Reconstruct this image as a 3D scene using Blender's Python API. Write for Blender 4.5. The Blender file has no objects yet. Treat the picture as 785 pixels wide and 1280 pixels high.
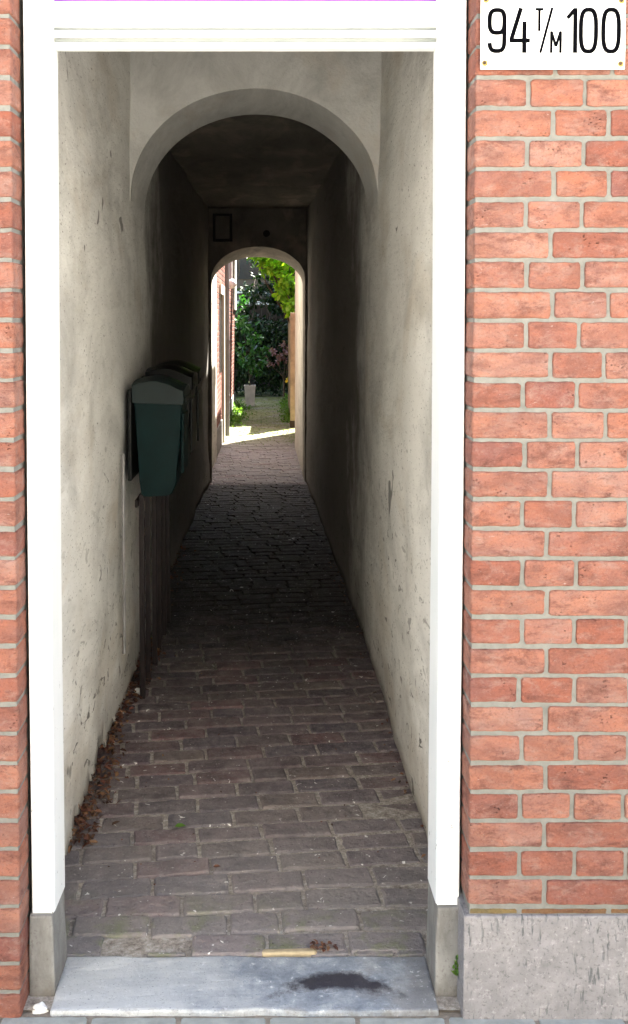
import bpy, bmesh, math, random
from mathutils import Vector, Matrix, noise
R = math.radians
rnd = random.Random(7)
sc = bpy.context.scene
C = sc.collection

# ------------------------------------------------------------ object helpers
def tag(o, label=None, cat=None, group=None, kind=None):
    if label: o['label'] = label
    if cat: o['category'] = cat
    if group: o['group'] = group
    if kind: o['kind'] = kind
    return o

def empty(name, loc=(0, 0, 0)):
    o = bpy.data.objects.new(name, None); C.objects.link(o)
    o.location = loc; o.empty_display_size = .1
    return o

def obj(name, bm, mat, parent=None, smooth=False):
    me = bpy.data.meshes.new(name)
    bmesh.ops.recalc_face_normals(bm, faces=bm.faces)
    bm.to_mesh(me); bm.free()
    for m in (mat if isinstance(mat, (list, tuple)) else [mat]): me.materials.append(m)
    if smooth:
        for p in me.polygons: p.use_smooth = True
    o = bpy.data.objects.new(name, me); C.objects.link(o)
    if parent:
        me.transform(Matrix.Translation(-Vector(parent.location))); o.parent = parent
    return o

def add_box(bm, x0, x1, y0, y1, z0, z1, bev=0.0, mi=0):
    m = Matrix.Translation(((x0+x1)/2, (y0+y1)/2, (z0+z1)/2)) @ Matrix.Diagonal((x1-x0, y1-y0, z1-z0, 1))
    r = bmesh.ops.create_cube(bm, size=1, matrix=m)
    fs = set()
    for v in r['verts']:
        for f in v.link_faces: fs.add(f)
    for f in fs: f.material_index = mi
    if bev:
        es = list({e for v in r['verts'] for e in v.link_edges})
        bmesh.ops.bevel(bm, geom=es, offset=bev, segments=2, affect='EDGES', profile=.6)

def add_tube(bm, pts, rad, n=8, cap=True):
    rings = []
    rads = rad if isinstance(rad, (list, tuple)) else [rad]*len(pts)
    for i, p in enumerate(pts):
        p = Vector(p)
        a = Vector(pts[max(i-1, 0)]); b = Vector(pts[min(i+1, len(pts)-1)])
        d = (b-a).normalized()
        u = d.cross(Vector((0.13, 1, 0.07))).normalized() if abs(d.y) < .9 else d.cross(Vector((1, 0, .1))).normalized()
        w = d.cross(u)
        rings.append([bm.verts.new(p + (u*math.cos(t)+w*math.sin(t))*rads[i]) for t in [2*math.pi*k/n for k in range(n)]])
    for a, b in zip(rings, rings[1:]):
        for k in range(n): bm.faces.new((a[k], a[(k+1) % n], b[(k+1) % n], b[k]))
    if cap:
        bm.faces.new(rings[0]); bm.faces.new(rings[-1])

def add_loft(bm, rings, closed=True, caps=True):
    vs = [[bm.verts.new(p) for p in r] for r in rings]
    n = len(vs[0])
    for a, b in zip(vs, vs[1:]):
        for k in range(n if closed else n-1): bm.faces.new((a[k], a[(k+1) % n], b[(k+1) % n], b[k]))
    if caps: bm.faces.new(vs[0]); bm.faces.new(vs[-1])

def brick_ring(w, h, step, jit, inset, rg):
    """outline of a w x h rectangle, rounded corners, ragged edge"""
    pts = []
    hw, hh = w/2-inset, h/2-inset
    nx = max(2, int(w/step)); ny = max(1, int(h/step))
    c = min(.004, hh*.4)
    def side(a, b, n):
        for i in range(n+1):
            t = i/n; pts.append([a[0]+(b[0]-a[0])*t, a[1]+(b[1]-a[1])*t])
    side((-hw+c, -hh), (hw-c, -hh), nx); side((hw, -hh+c), (hw, hh-c), ny)
    side((hw-c, hh), (-hw+c, hh), nx); side((-hw, hh-c), (-hw, -hh+c), ny)
    return pts

def add_brick(bm, c, ux, uy, un, w, h, d, rg, step=.016, jit=.0010, cham=.003, tilt=0.0, mi=0):
    """ragged brick: face centre c, face axes ux,uy, outward normal un, depth d"""
    base = brick_ring(w, h, step, 0, 0, rg)
    js = [(rg.uniform(-jit, jit), rg.uniform(-jit, jit), rg.uniform(.5, 1.5)) for _ in base]
    rings = []
    ta, tb = rg.uniform(-tilt, tilt), rg.uniform(-tilt, tilt)
    for (ins, dep) in ((0, -d), (0, -cham*1.1), (cham*.35, -cham*.35), (cham, 0)):
        r = []
        for (p, j) in zip(base, js):
            k = ins*j[2]
            x = p[0]*(1-2*k/w)+j[0]; y = p[1]*(1-2*k/h)+j[1]
            n = dep + x*ta + y*tb
            r.append(c + ux*x + uy*y + un*n)
        rings.append(r)
    vs = [[bm.verts.new(p) for p in r] for r in rings]
    n = len(vs[0])
    for a, b in zip(vs, vs[1:]):
        for k in range(n):
            f = bm.faces.new((a[k], a[(k+1) % n], b[(k+1) % n], b[k])); f.material_index = mi
    f = bm.faces.new(vs[-1]); f.material_index = mi

# ------------------------------------------------------------ materials
WORLDPOS = {'white_gloss_paint', 'old_plaster', 'old_plaster_pale', 'smooth_plaster', 'grey_cement_foot'}
class NT:
    def __init__(s, name):
        s.m = bpy.data.materials.new(name); s.m.use_nodes = True
        s.t = s.m.node_tree; s.n = s.t.nodes; s.l = s.t.links
        s.b = s.n['Principled BSDF']; s.out = s.n['Material Output']
        s.tc = s.n.new('ShaderNodeTexCoord'); s.geo = s.n.new('ShaderNodeNewGeometry')
        s.pos = s.geo.outputs['Position'] if name in WORLDPOS else s.tc.outputs['Object']
    def link(s, a, b): s.l.new(a, b)
    def mapv(s, scale=(1, 1, 1), loc=(0, 0, 0), rot=(0, 0, 0), src=None):
        m = s.n.new('ShaderNodeMapping'); m.inputs['Scale'].default_value = scale
        m.inputs['Location'].default_value = loc; m.inputs['Rotation'].default_value = rot
        s.link(src or s.pos, m.inputs['Vector']); return m.outputs[0]
    def noise(s, scale, detail=4, rough=.6, vec=None, dist=0):
        n = s.n.new('ShaderNodeTexNoise'); n.inputs['Scale'].default_value = scale
        n.inputs['Detail'].default_value = detail; n.inputs['Roughness'].default_value = rough
        n.inputs['Distortion'].default_value = dist
        s.link(vec or s.pos, n.inputs['Vector']); return n.outputs['Fac']
    def vor(s, scale, vec=None, feature='F1', rand=1):
        n = s.n.new('ShaderNodeTexVoronoi'); n.inputs['Scale'].default_value = scale; n.feature = feature
        n.inputs['Randomness'].default_value = rand
        s.link(vec or s.pos, n.inputs['Vector']); return n.outputs['Distance']
    def ramp(s, fac, stops, interp='LINEAR'):
        r = s.n.new('ShaderNodeValToRGB'); r.color_ramp.interpolation = interp
        e = r.color_ramp.elements
        while len(e) < len(stops): e.new(.5)
        for i, (p, c) in enumerate(stops):
            e[i].position = p
            e[i].color = (c, c, c, 1) if isinstance(c, (int, float)) else (*c, 1)
        s.link(fac, r.inputs[0]); return r.outputs[0]
    def mix(s, fac, a, b, mode='MIX'):
        m = s.n.new('ShaderNodeMix'); m.data_type = 'RGBA'; m.blend_type = mode
        for sock, v in ((m.inputs[0], fac), (m.inputs[6], a), (m.inputs[7], b)):
            if hasattr(v, 'links') or isinstance(v, bpy.types.NodeSocket): s.link(v, sock)
            elif isinstance(v, (int, float)) : sock.default_value = v if sock == m.inputs[0] else (v, v, v, 1)
            else: sock.default_value = (*v, 1)
        return m.outputs[2]
    def math(s, op, a, b=0.0, c=None):
        m = s.n.new('ShaderNodeMath'); m.operation = op
        for i, v in enumerate((a, b) if c is None else (a, b, c)):
            if isinstance(v, bpy.types.NodeSocket): s.link(v, m.inputs[i])
            else: m.inputs[i].default_value = v
        return m.outputs[0]
    def sep(s, v=None):
        x = s.n.new('ShaderNodeSeparateXYZ'); s.link(v or s.pos, x.inputs[0]); return x.outputs
    def bump(s, h, strength=.3, dist=.01, prev=None):
        b = s.n.new('ShaderNodeBump'); b.inputs['Strength'].default_value = strength
        b.inputs['Distance'].default_value = dist; s.link(h, b.inputs['Height'])
        if prev: s.link(prev, b.inputs['Normal'])
        return b.outputs[0]
    def fin(s, col=None, rough=.8, normal=None, spec=None, metal=None):
        if col is not None:
            if isinstance(col, bpy.types.NodeSocket): s.link(col, s.b.inputs['Base Color'])
            else: s.b.inputs['Base Color'].default_value = (*col, 1)
        if isinstance(rough, bpy.types.NodeSocket): s.link(rough, s.b.inputs['Roughness'])
        else: s.b.inputs['Roughness'].default_value = rough
        if normal: s.link(normal, s.b.inputs['Normal'])
        if spec is not None: s.b.inputs['Specular IOR Level'].default_value = spec
        if metal is not None: s.b.inputs['Metallic'].default_value = metal
        return s.m

def plain(name, col, rough=.6, var=.15, scale=20, bump=.1, spec=.5):
    t = NT(name)
    n = t.noise(scale, 5)
    lo = tuple(c*(1-var) for c in col); hi = tuple(min(1, c*(1+var)) for c in col)
    c = t.ramp(n, [(.3, lo), (.7, hi)])
    return t.fin(c, rough, t.bump(t.noise(scale*4, 4), bump, .004), spec)

def brick_material(name, stops, smear=.6, pits=True):
    t = NT(name)
    rpi = t.geo.outputs['Random Per Island']
    base = t.ramp(rpi, stops)
    # every brick gets its own patch of the pattern
    cx = t.n.new('ShaderNodeCombineXYZ'); t.link(t.math('MULTIPLY', rpi, 37.0), cx.inputs[0]); t.link(t.math('MULTIPLY', rpi, 91.0), cx.inputs[2])
    ad = t.n.new('ShaderNodeVectorMath'); ad.operation = 'ADD'; t.link(t.pos, ad.inputs[0]); t.link(cx.outputs[0], ad.inputs[1])
    P = ad.outputs[0]
    n1 = t.noise(11, 7, .7, t.mapv((1, 1, 1.4), src=P), .2)
    c = t.mix(t.ramp(n1, [(.36, 0), (.62, .9)]), base, t.mix(1, base, (1.30, 1.05, .85), 'MULTIPLY'))
    n2 = t.noise(17, 8, .75, t.mapv((.9, 1, 1.6), (3, 1, 5), src=P), .35)
    c = t.mix(t.ramp(n2, [(.50, 0), (.66, smear)]), c, (.33, .225, .19))
    n3 = t.noise(13, 8, .78, t.mapv((.8, 1, 1.7), (9, 4, 1), src=P), .3)
    c = t.mix(t.ramp(n3, [(.50, 0), (.66, .85)]), c, (.115, .044, .034))
    n5 = t.noise(7, 5, .6, t.mapv((1, 1, 2.2), (7, 2, 3), src=P), .5)
    c = t.mix(t.ramp(n5, [(.40, .40), (.52, 0)]), c, (.17, .070, .052))
    n4 = t.noise(190, 4, .7)
    c = t.mix(t.ramp(n4, [(.30, .55), (.44, 0)]), c, (.11, .04, .03))
    c = t.mix(t.ramp(n4, [(.60, 0), (.72, .45)]), c, (.42, .25, .19))
    v = t.vor(110, t.mapv((1, 1, 1.5), src=P))
    pit = t.ramp(v, [(.05, 1), (.28, 0)])
    sel = t.ramp(t.noise(20, 2, .5, t.mapv((1, 1, 1), (2, 2, 7), src=P)), [(.58, 0), (.68, 1)])
    pit = t.math('MULTIPLY', pit, sel)
    c = t.mix(t.math('MULTIPLY', pit, .6), c, (.07, .03, .025))
    wh = t.math('MULTIPLY', t.ramp(t.noise(60, 5, .8, t.mapv((.6, 1, 2), src=P), 1), [(.64, 0), (.69, .8)]), t.ramp(n3, [(.42, 0), (.5, 1)]))
    c = t.mix(wh, c, (.42, .36, .33))
    h = t.math('SUBTRACT', t.math('ADD', t.noise(60, 6, .75), t.math('MULTIPLY', n3, 1.6)), t.math('MULTIPLY', pit, 1.8))
    return t.fin(c, .88, t.bump(h, 1.0, .009), .25)

M = {}
M['brick'] = brick_material('orange_red_brick', [(0, (.275, .128, .096)), (.2, (.280, .145, .118)), (.4, (.225, .090, .067)), (.5, (.265, .138, .112)),
                            (.65, (.300, .170, .142)), (.82, (.280, .130, .095)), (1, (.210, .090, .075))])
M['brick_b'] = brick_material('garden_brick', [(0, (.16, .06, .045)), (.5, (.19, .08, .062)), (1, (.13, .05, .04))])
M['brick_c'] = brick_material('stained_brick', [(0, (.17, .07, .04)), (.5, (.17, .15, .07)), (1, (.20, .09, .055))], .3)

t = NT('grey_mortar')
c = t.ramp(t.noise(40, 6, .7), [(.3, (.135, .135, .122)), (.7, (.195, .192, .175))])
M['mortar'] = t.fin(c, .95, t.bump(t.noise(180, 4), .5, .002), .2)

# facade plinth: grey stone with a chisel-scored face
t = NT('scored_grey_stone')
c = t.ramp(t.noise(22, 7, .7), [(.3, (.165, .157, .158)), (.7, (.25, .238, .240))])
v = t.mapv((110, 1, 17))
ck = t.noise(1, 3, .6, v, .25)
row = t.noise(9, 2, .5, t.mapv((1, 1, .7), (4, 0, 2)))
mk = t.math('MULTIPLY', t.ramp(ck, [(.57, 0), (.64, 1)]), t.ramp(row, [(.46, 0), (.54, 1)]))
c = t.mix(t.math('MULTIPLY', mk, .75), c, (.07, .078, .08))
c = t.mix(t.ramp(t.noise(6, 8, .75), [(.5, 0), (.66, .55)]), c, (.30, .285, .28))
c = t.mix(t.ramp(t.noise(140, 4, .7), [(.34, .6), (.44, 0)]), c, (.09, .085, .085))
c = t.mix(t.ramp(t.noise(95, 4, .7), [(.58, 0), (.66, .5)]), c, (.36, .34, .34))
h = t.math('SUBTRACT', t.noise(70, 5, .7), mk)
M['plinth'] = t.fin(c, .9, t.bump(h, .6, .004), .25)

# jamb feet: smoother grey cement with damp foot
t = NT('grey_cement_foot')
z = t.sep()[2]
c = t.ramp(t.noise(16, 7, .7, t.mapv((1, 1, .5))), [(.3, (.17, .167, .157)), (.7, (.27, .265, .25))])
dm = t.math('ADD', t.math('MULTIPLY', z, -5), t.noise(18, 5, .7))
c = t.mix(t.ramp(dm, [(.25, 0), (.65, .8)]), c, (.10, .088, .072))
c = t.mix(t.ramp(t.noise(8, 8, .75, t.mapv((1, 1, .4), (2, 2, 2))), [(.5, 0), (.62, .55)]), c, (.12, .112, .10))
c = t.mix(t.ramp(t.noise(130, 2), [(.32, .5), (.38, 0)]), c, (.12, .11, .1))
M['foot'] = t.fin(c, .9, t.bump(t.noise(60, 6, .7), .4, .004), .25)

# white gloss paint
t = NT('white_gloss_paint')
c = t.ramp(t.noise(9, 5, .6, t.mapv((1, 1, .25))), [(.25, (.78, .81, .79)), (.6, (.86, .87, .86))])
z = t.sep()[2]
ch = t.noise(55, 4, .7, t.mapv((1, 1, .6)))
lowz = t.ramp(z, [(.10, .10), (.9, 0)])
c = t.mix(t.ramp(t.math('ADD', ch, lowz), [(.735, 0), (.75, .9)]), c, (.13, .12, .10))
M['paint'] = t.fin(c, .35, t.bump(t.noise(30, 3, .5, t.mapv((1, 1, .15))), .08, .003), .5)
M['groove'] = plain('shaded_groove', (.19, .21, .195), .6, .1)  # shade inside the lintel grooves, put into the colour
M['purple'] = plain('purple_paint', (.22, .03, .42), .4, .1)

# old limewashed plaster
def plaster(name, lo, hi, flecks=1.0, seed=0, deep_shade=False):
    t = NT(name)
    P = t.mapv((1, .42, 1), (seed, seed*2, 0))
    big = t.noise(2.1, 9, .72, P, 1.2)
    c = t.ramp(big, [(.25, lo), (.52, tuple((a+b)/2 for a, b in zip(lo, hi))), (.75, hi)])
    run = t.noise(1, 9, .72, t.mapv((3.2, 1.25, 2.4), (seed, 1, 2)), .5)                 # vertical runs
    c = t.mix(t.ramp(run, [(.46, 0), (.66, .7)]), c, tuple(a*.64 for a in lo))
    warm = t.noise(3.5, 6, .6, t.mapv((1, .45, .9), (5, seed, 3)), .4)
    c = t.mix(t.ramp(warm, [(.52, 0), (.72, .5)]), c, (.47, .40, .31))
    z = t.sep()[2]
    if deep_shade:
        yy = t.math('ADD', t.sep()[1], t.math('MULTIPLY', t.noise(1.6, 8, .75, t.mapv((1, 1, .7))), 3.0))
        c = t.mix(t.ramp(t.math('MULTIPLY', yy, .1), [(.62, 0), (.72, .86)]), c, (.085, .075, .062))  # shade of the deep passage put into the plaster colour, noise-edged
    # damp dark foot with a wandering edge (rising damp stain)
    dm = t.math('ADD', t.math('MULTIPLY', z, -1.9), t.math('MULTIPLY', t.noise(5, 6, .65), 1.0))
    c = t.mix(t.ramp(dm, [(-.0, 0), (.42, .5)]), c, (.24, .22, .195))
    # chips and scratches
    low = t.ramp(t.math('ADD', t.math('MULTIPLY', z, -.32), t.noise(2.2, 3)), [(.08, 0), (.5, 1)])
    f = t.noise(1, 3, .6, t.mapv((26, 11, 22), (seed, 0, 7)), .9)
    fm = t.math('MULTIPLY', t.ramp(f, [(.625, 0), (.65, 1)]), low)
    f2 = t.noise(1, 2, .5, t.mapv((9, 5, 6), (1, 3, seed)), .9)
    fm2 = t.math('MULTIPLY', t.ramp(f2, [(.725, 0), (.75, 1)]), .85)
    fm = t.math('MAXIMUM', fm, fm2)
    c = t.mix(t.math('MULTIPLY', fm, .8*flecks), c, (.10, .095, .085))
    sp = t.ramp(t.noise(120, 2, .5, t.mapv((1, .5, 1))), [(.29, .7*flecks), (.35, 0)])
    c = t.mix(sp, c, (.13, .115, .10))
    h = t.math('ADD', t.math('MULTIPLY', t.noise(9, 7, .62, P), 2.2), t.math('MULTIPLY', t.noise(70, 5, .6), .35))
    h = t.math('SUBTRACT', h, t.math('MULTIPLY', fm, .6))
    return t.fin(c, .93, t.bump(h, .55, .012), .2)
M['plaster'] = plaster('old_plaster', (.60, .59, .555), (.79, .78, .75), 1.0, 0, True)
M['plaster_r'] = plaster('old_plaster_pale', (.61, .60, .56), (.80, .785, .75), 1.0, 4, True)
M['white_old'] = plaster('yard_limewash', (.50, .48, .42), (.62, .60, .54), .8, 6)
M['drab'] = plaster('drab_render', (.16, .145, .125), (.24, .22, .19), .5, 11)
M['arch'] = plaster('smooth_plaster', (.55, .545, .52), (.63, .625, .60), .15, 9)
M['dull_dark'] = plaster('dull_plaster', (.14, .125, .105), (.22, .20, .17), .4, 2)  # even dark plaster for the ceiling and cupboard panel
M['recess'] = plain('bare_dark_masonry', (.07, .05, .04), .95, .4, 30, .5)

# klinker paving
t = NT('klinker_paving')
rpi = t.geo.outputs['Random Per Island']
x, y, z = t.sep()[0:3]
c = t.ramp(rpi, [(0, (.125, .095, .102)), (.2, (.165, .122, .122)), (.38, (.100, .085, .098)), (.5, (.175, .095, .092)),
                 (.66, (.120, .096, .096)), (.84, (.180, .140, .122)), (1, (.085, .066, .072))])
c = t.mix(t.ramp(t.noise(24, 7, .75), [(.40, 0), (.66, .7)]), c, (.265, .225, .215))
c = t.mix(t.ramp(t.noise(9, 6, .7, t.mapv((1, 1, 1), (3, 3, 3)), .5), [(.48, 0), (.66, .65)]), c, (.055, .042, .044))
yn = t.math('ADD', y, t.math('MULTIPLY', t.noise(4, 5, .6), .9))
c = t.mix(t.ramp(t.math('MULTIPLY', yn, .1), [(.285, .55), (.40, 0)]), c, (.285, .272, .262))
gm = t.math('MULTIPLY', t.ramp(t.math('MULTIPLY', y, .1), [(.25, 1), (.275, 0)]), t.ramp(t.noise(7, 6, .75), [(.50, 0), (.62, .7)]))
c = t.mix(gm, c, (.17, .19, .085))
c = t.mix(t.math('MULTIPLY', t.ramp(t.math('MULTIPLY', y, .05), [(.483, 0), (.489, .6)]), t.ramp(t.noise(3, 7, .7), [(.35, .35), (.6, 1)])), c, (.26, .235, .235))  # daylight past the far arch put into the paving colour
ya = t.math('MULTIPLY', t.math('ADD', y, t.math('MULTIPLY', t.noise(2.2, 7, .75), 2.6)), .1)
roof_shade = t.math('MULTIPLY', t.ramp(ya, [(.54, 0), (.65, .92)]), t.ramp(t.math('MULTIPLY', y, .1), [(.955, 1), (.965, 0)]))
c = t.mix(roof_shade, c, (.016, .012, .012))  # passage shade under the roof, put into the paver colour
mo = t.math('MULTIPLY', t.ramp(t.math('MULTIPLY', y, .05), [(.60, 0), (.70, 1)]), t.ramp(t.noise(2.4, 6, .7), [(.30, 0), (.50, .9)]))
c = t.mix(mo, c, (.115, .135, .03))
gr = t.noise(120, 3, .6)
c = t.mix(t.ramp(gr, [(.62, 0), (.70, .6)]), c, (.36, .34, .32))
c = t.mix(t.ramp(gr, [(.28, .7), (.38, 0)]), c, (.04, .032, .03))
sp = t.math('MULTIPLY', t.ramp(t.noise(48, 1, .5, None, 1), [(.735, 0), (.76, .95)]), 1)
c = t.mix(sp, c, (.72, .70, .66))
h = t.math('ADD', t.noise(55, 7, .75), t.math('MULTIPLY', t.noise(14, 5), 2.0))
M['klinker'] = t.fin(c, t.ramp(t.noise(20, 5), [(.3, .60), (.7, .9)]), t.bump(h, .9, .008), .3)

t = NT('joint_sand')
x, y, z = t.sep()[0:3]
c = t.ramp(t.noise(50, 7, .8), [(.3, (.10, .08, .065)), (.5, (.32, .285, .245)), (.7, (.55, .52, .47))])
mo = t.math('MULTIPLY', t.ramp(t.math('MULTIPLY', y, .05), [(.55, 0), (.68, 1)]), t.ramp(t.noise(2.4, 6, .7), [(.30, 0), (.5, 1)]))
c = t.mix(mo, c, (.06, .08, .022))
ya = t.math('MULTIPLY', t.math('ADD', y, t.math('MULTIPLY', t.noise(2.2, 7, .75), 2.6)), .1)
roof_shade = t.math('MULTIPLY', t.ramp(ya, [(.53, 0), (.66, .88)]), t.ramp(t.math('MULTIPLY', y, .1), [(.955, 1), (.965, 0)]))
c = t.mix(roof_shade, c, (.014, .011, .011))  # same passage shade put into the joint colour
M['sand'] = t.fin(c, .95, t.bump(t.noise(150, 5, .7), .8, .005), .2)

# bluestone slab
t = NT('bluestone_slab')
x, y, z = t.sep()[0:3]
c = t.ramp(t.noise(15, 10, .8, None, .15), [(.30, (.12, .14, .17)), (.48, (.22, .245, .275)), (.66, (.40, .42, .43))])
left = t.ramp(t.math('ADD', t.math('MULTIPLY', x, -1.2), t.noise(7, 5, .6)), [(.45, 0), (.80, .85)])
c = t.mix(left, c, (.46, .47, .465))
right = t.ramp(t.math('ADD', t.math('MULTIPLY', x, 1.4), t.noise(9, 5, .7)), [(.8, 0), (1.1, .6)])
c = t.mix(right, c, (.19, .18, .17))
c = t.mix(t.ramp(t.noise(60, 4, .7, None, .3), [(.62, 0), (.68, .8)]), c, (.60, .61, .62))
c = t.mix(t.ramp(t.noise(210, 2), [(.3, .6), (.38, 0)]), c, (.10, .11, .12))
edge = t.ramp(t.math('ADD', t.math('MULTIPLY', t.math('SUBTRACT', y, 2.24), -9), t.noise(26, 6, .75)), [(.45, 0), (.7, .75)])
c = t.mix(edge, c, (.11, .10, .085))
sc_ = t.noise(1, 3, .6, t.mapv((14, 90, 1), (0, 0, 0), (0, 0, .5)), .3)
c = t.mix(t.ramp(sc_, [(.66, 0), (.70, .5)]), c, (.5, .52, .54))
# damp stain with a curved outline
dx = t.math('SUBTRACT', x, .165); dyy = t.math('SUBTRACT', y, 2.345)
bend = t.math('MULTIPLY', t.math('MULTIPLY', dx, dx), 2.4)
dyy = t.math('ADD', dyy, bend)
wob = t.math('MULTIPLY', t.math('SUBTRACT', t.noise(22, 6, .75), .5), 1.9)
e = t.math('ADD', t.math('POWER', t.math('ABSOLUTE', t.math('MULTIPLY', dx, 6.6)), 2), t.math('POWER', t.math('ABSOLUTE', t.math('MULTIPLY', dyy, 24)), 2))
e = t.math('ADD', t.math('SQRT', e), wob)
c = t.mix(t.ramp(e, [(.55, .93), (1.15, 0)]), c, (.018, .014, .022))
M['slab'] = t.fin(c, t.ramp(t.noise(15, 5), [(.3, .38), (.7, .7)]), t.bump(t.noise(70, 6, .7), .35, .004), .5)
M['tile'] = plain('pale_street_tile', (.26, .275, .255), .85, .2, 30, .3)
M['gutter'] = plain('street_sand', (.20, .17, .135), .95, .35, 50, .8)
M['street'] = plain('street_stone', (.50, .485, .45), .9, .25, 12, .4)

M['green'] = plain('dark_green_plastic', (.001, .013, .0135), .5, .2, 14, .05, .12)
M['lid'] = plain('grey_green_plastic', (.007, .016, .016), .5, .2, 20, .05, .25)
M['black'] = plain('black_plastic', (.003, .004, .004), .45, .2, 20, .05, .2)
M['post'] = plain('brown_painted_post', (.014, .009, .009), .5, .4, 25, .15, .25)
M['steel'] = plain('dull_galvanised', (.22, .21, .21), .4, .25, 20, .1)
M['enamel'] = plain('white_enamel', (.83, .84, .82), .25, .02, 5, .0)
M['ink'] = plain('black_enamel', (.0012, .0012, .002), .8, .1, 5, .0, .03)
M['bloom'] = plain('yellow_rust_bloom', (.30, .21, .05), .8, .5, 300, .0)
M['rust'] = plain('rusty_screw', (.045, .025, .008), .7, .4, 90, .3)
M['cream'] = plain('cream_painted_wood', (.62, .58, .44), .6, .1, 8, .1)
M['palewood'] = plain('weathered_pale_wood', (.42, .40, .37), .8, .3, 6, .3)
M['zinc'] = plain('zinc_pipe', (.17, .165, .16), .5, .25, 5, .15)
M['fence'] = plain('tan_fence_wood', (.28, .24, .155), .8, .3, 9, .3)
M['darkwood'] = plain('dark_brown_wood', (.030, .019, .013), .85, .4, 6, .3)
M['pot'] = plain('white_pot_glaze', (.52, .50, .47), .7, .2, 9, .1)
M['soil'] = plain('dark_soil', (.03, .02, .014), 1, .4, 40, .6)
M['lampw'] = plain('white_lamp_glass', (.75, .75, .72), .3, .05)
M['bark'] = plain('grey_bark', (.075, .058, .043), .95, .4, 18, .6)
M['farwall'] = plain('far_brown_render', (.13, .105, .085), .9, .3, 3, .2)
M['pale_render'] = plain('pale_render', (.70, .67, .60), .9, .05, 3, .1)
M['farglass'] = plain('dark_window', (.02, .025, .03), .15, .2)
M['yellow'] = plain('yellow_petal', (.75, .62, .03), .6, .1)
M['paper'] = plain('white_paper', (.72, .72, .70), .8, .1, 30, .2)
M['ystone'] = plain('yellow_clinker', (.36, .29, .18), .85, .25, 40, .3)

def leafmat(name, cols, trans=.45, rough=.5):
    t = NT(name)
    rpi = t.geo.outputs['Random Per Island']
    c = t.ramp(rpi, [(i/(len(cols)-1), k) for i, k in enumerate(cols)])
    t.fin(c, rough, None, .3)
    tr = t.n.new('ShaderNodeBsdfTranslucent'); t.link(t.mix(1, c, (1.25, 1.35, .45), 'MULTIPLY'), tr.inputs[0])
    ms = t.n.new('ShaderNodeMixShader'); ms.inputs[0].default_value = trans
    t.link(t.b.outputs[0], ms.inputs[1]); t.link(tr.outputs[0], ms.inputs[2]); t.link(ms.outputs[0], t.out.inputs[0])
    return t.m
M['leaf_bright'] = leafmat('bright_green_leaves', [(.14, .32, .03), (.22, .44, .04), (.32, .50, .05), (.10, .27, .03)], .6)
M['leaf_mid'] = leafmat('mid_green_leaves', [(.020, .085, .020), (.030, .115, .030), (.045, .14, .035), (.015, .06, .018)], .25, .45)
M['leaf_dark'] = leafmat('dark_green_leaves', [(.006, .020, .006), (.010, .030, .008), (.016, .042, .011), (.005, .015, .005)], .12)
M['leaf_purple'] = leafmat('purple_leaves', [(.15, .07, .10), (.22, .11, .14), (.11, .05, .075), (.26, .16, .17)], .3)
M['grass'] = leafmat('grass_blades', [(.06, .15, .02), (.10, .20, .03), (.13, .22, .05), (.05, .12, .03)], .4)
M['litter'] = leafmat('dry_leaves', [(.09, .032, .02), (.14, .055, .03), (.05, .025, .018), (.22, .12, .06), (.12, .04, .03), (.04, .028, .02)], .15, .7)

# ------------------------------------------------------------ facade brick walls
U, V, N = Vector((1, 0, 0)), Vector((0, 0, 1)), Vector((0, -1, 0))
YB = 2.23
PITCH, JT = .0654, .0092
ZTOP0 = 2.0725           # a bed joint centre line
def row_joints(k, x0, x1, rg, side):
    """brick extents along x from corner x0 (side=+1 runs right, -1 runs left)"""
    xs = []; x = x0
    if k % 2 == 0:
        first = .113; seq = None
    else:
        first = .170; seq = 1
    w = first + rg.uniform(-.004, .004)
    xs.append((x, w)); x += w
    while x < x1:
        if seq is None: w = .118 + rg.uniform(-.005, .005)
        else: w = (.238 if rg.random() < .5 else .119) + rg.uniform(-.004, .004)
        xs.append((x, w)); x += w
    return xs

def brick_field(bm, xc, xend, z0, z1, side, rg):
    k0 = math.floor((ZTOP0 - z1)/PITCH); k1 = math.ceil((ZTOP0 - z0)/PITCH)
    for k in range(k0, k1):
        zt = ZTOP0 - k*PITCH; zb = zt-PITCH
        if zb < z0-.002 or zt > z1+.05: continue
        zt2 = zt-JT/2; zb2 = zb+JT/2
        for i, (x, w) in enumerate(row_joints(k, 0, xend, rg, side)):
            a = x + (0 if i == 0 else JT/2); b = x+w-JT/2
            cx = xc + side*(a+b)/2
            hh = zt2-zb2 + rg.uniform(-.0015, .0015)
            add_brick(bm, Vector((cx, YB - rg.uniform(0, .0025), (zt2+zb2)/2 + rg.uniform(-.001, .001))), U, V, N,
                      (b-a), hh, .085, rg, tilt=.006, cham=.0028 if i else .005)

XR, XL = .446, -.553
wr = empty('brick_wall', (1.4, YB, 0))
tag(wr, 'orange-red brick wall right of the passage opening, carrying the white number sign, on a scored stone plinth', 'brick wall')
bm = bmesh.new(); brick_field(bm, XR, 2.2, .2405, 3.6, 1, random.Random(3)); obj('brick_courses', bm, M['brick'], wr)
bm = bmesh.new()   # pointing, standing a hair behind the brick faces
add_box(bm, XR+.004, XR+2.2, YB+.0035, YB+.215, .222, 3.6)
obj('mortar', bm, M['mortar'], wr)
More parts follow.
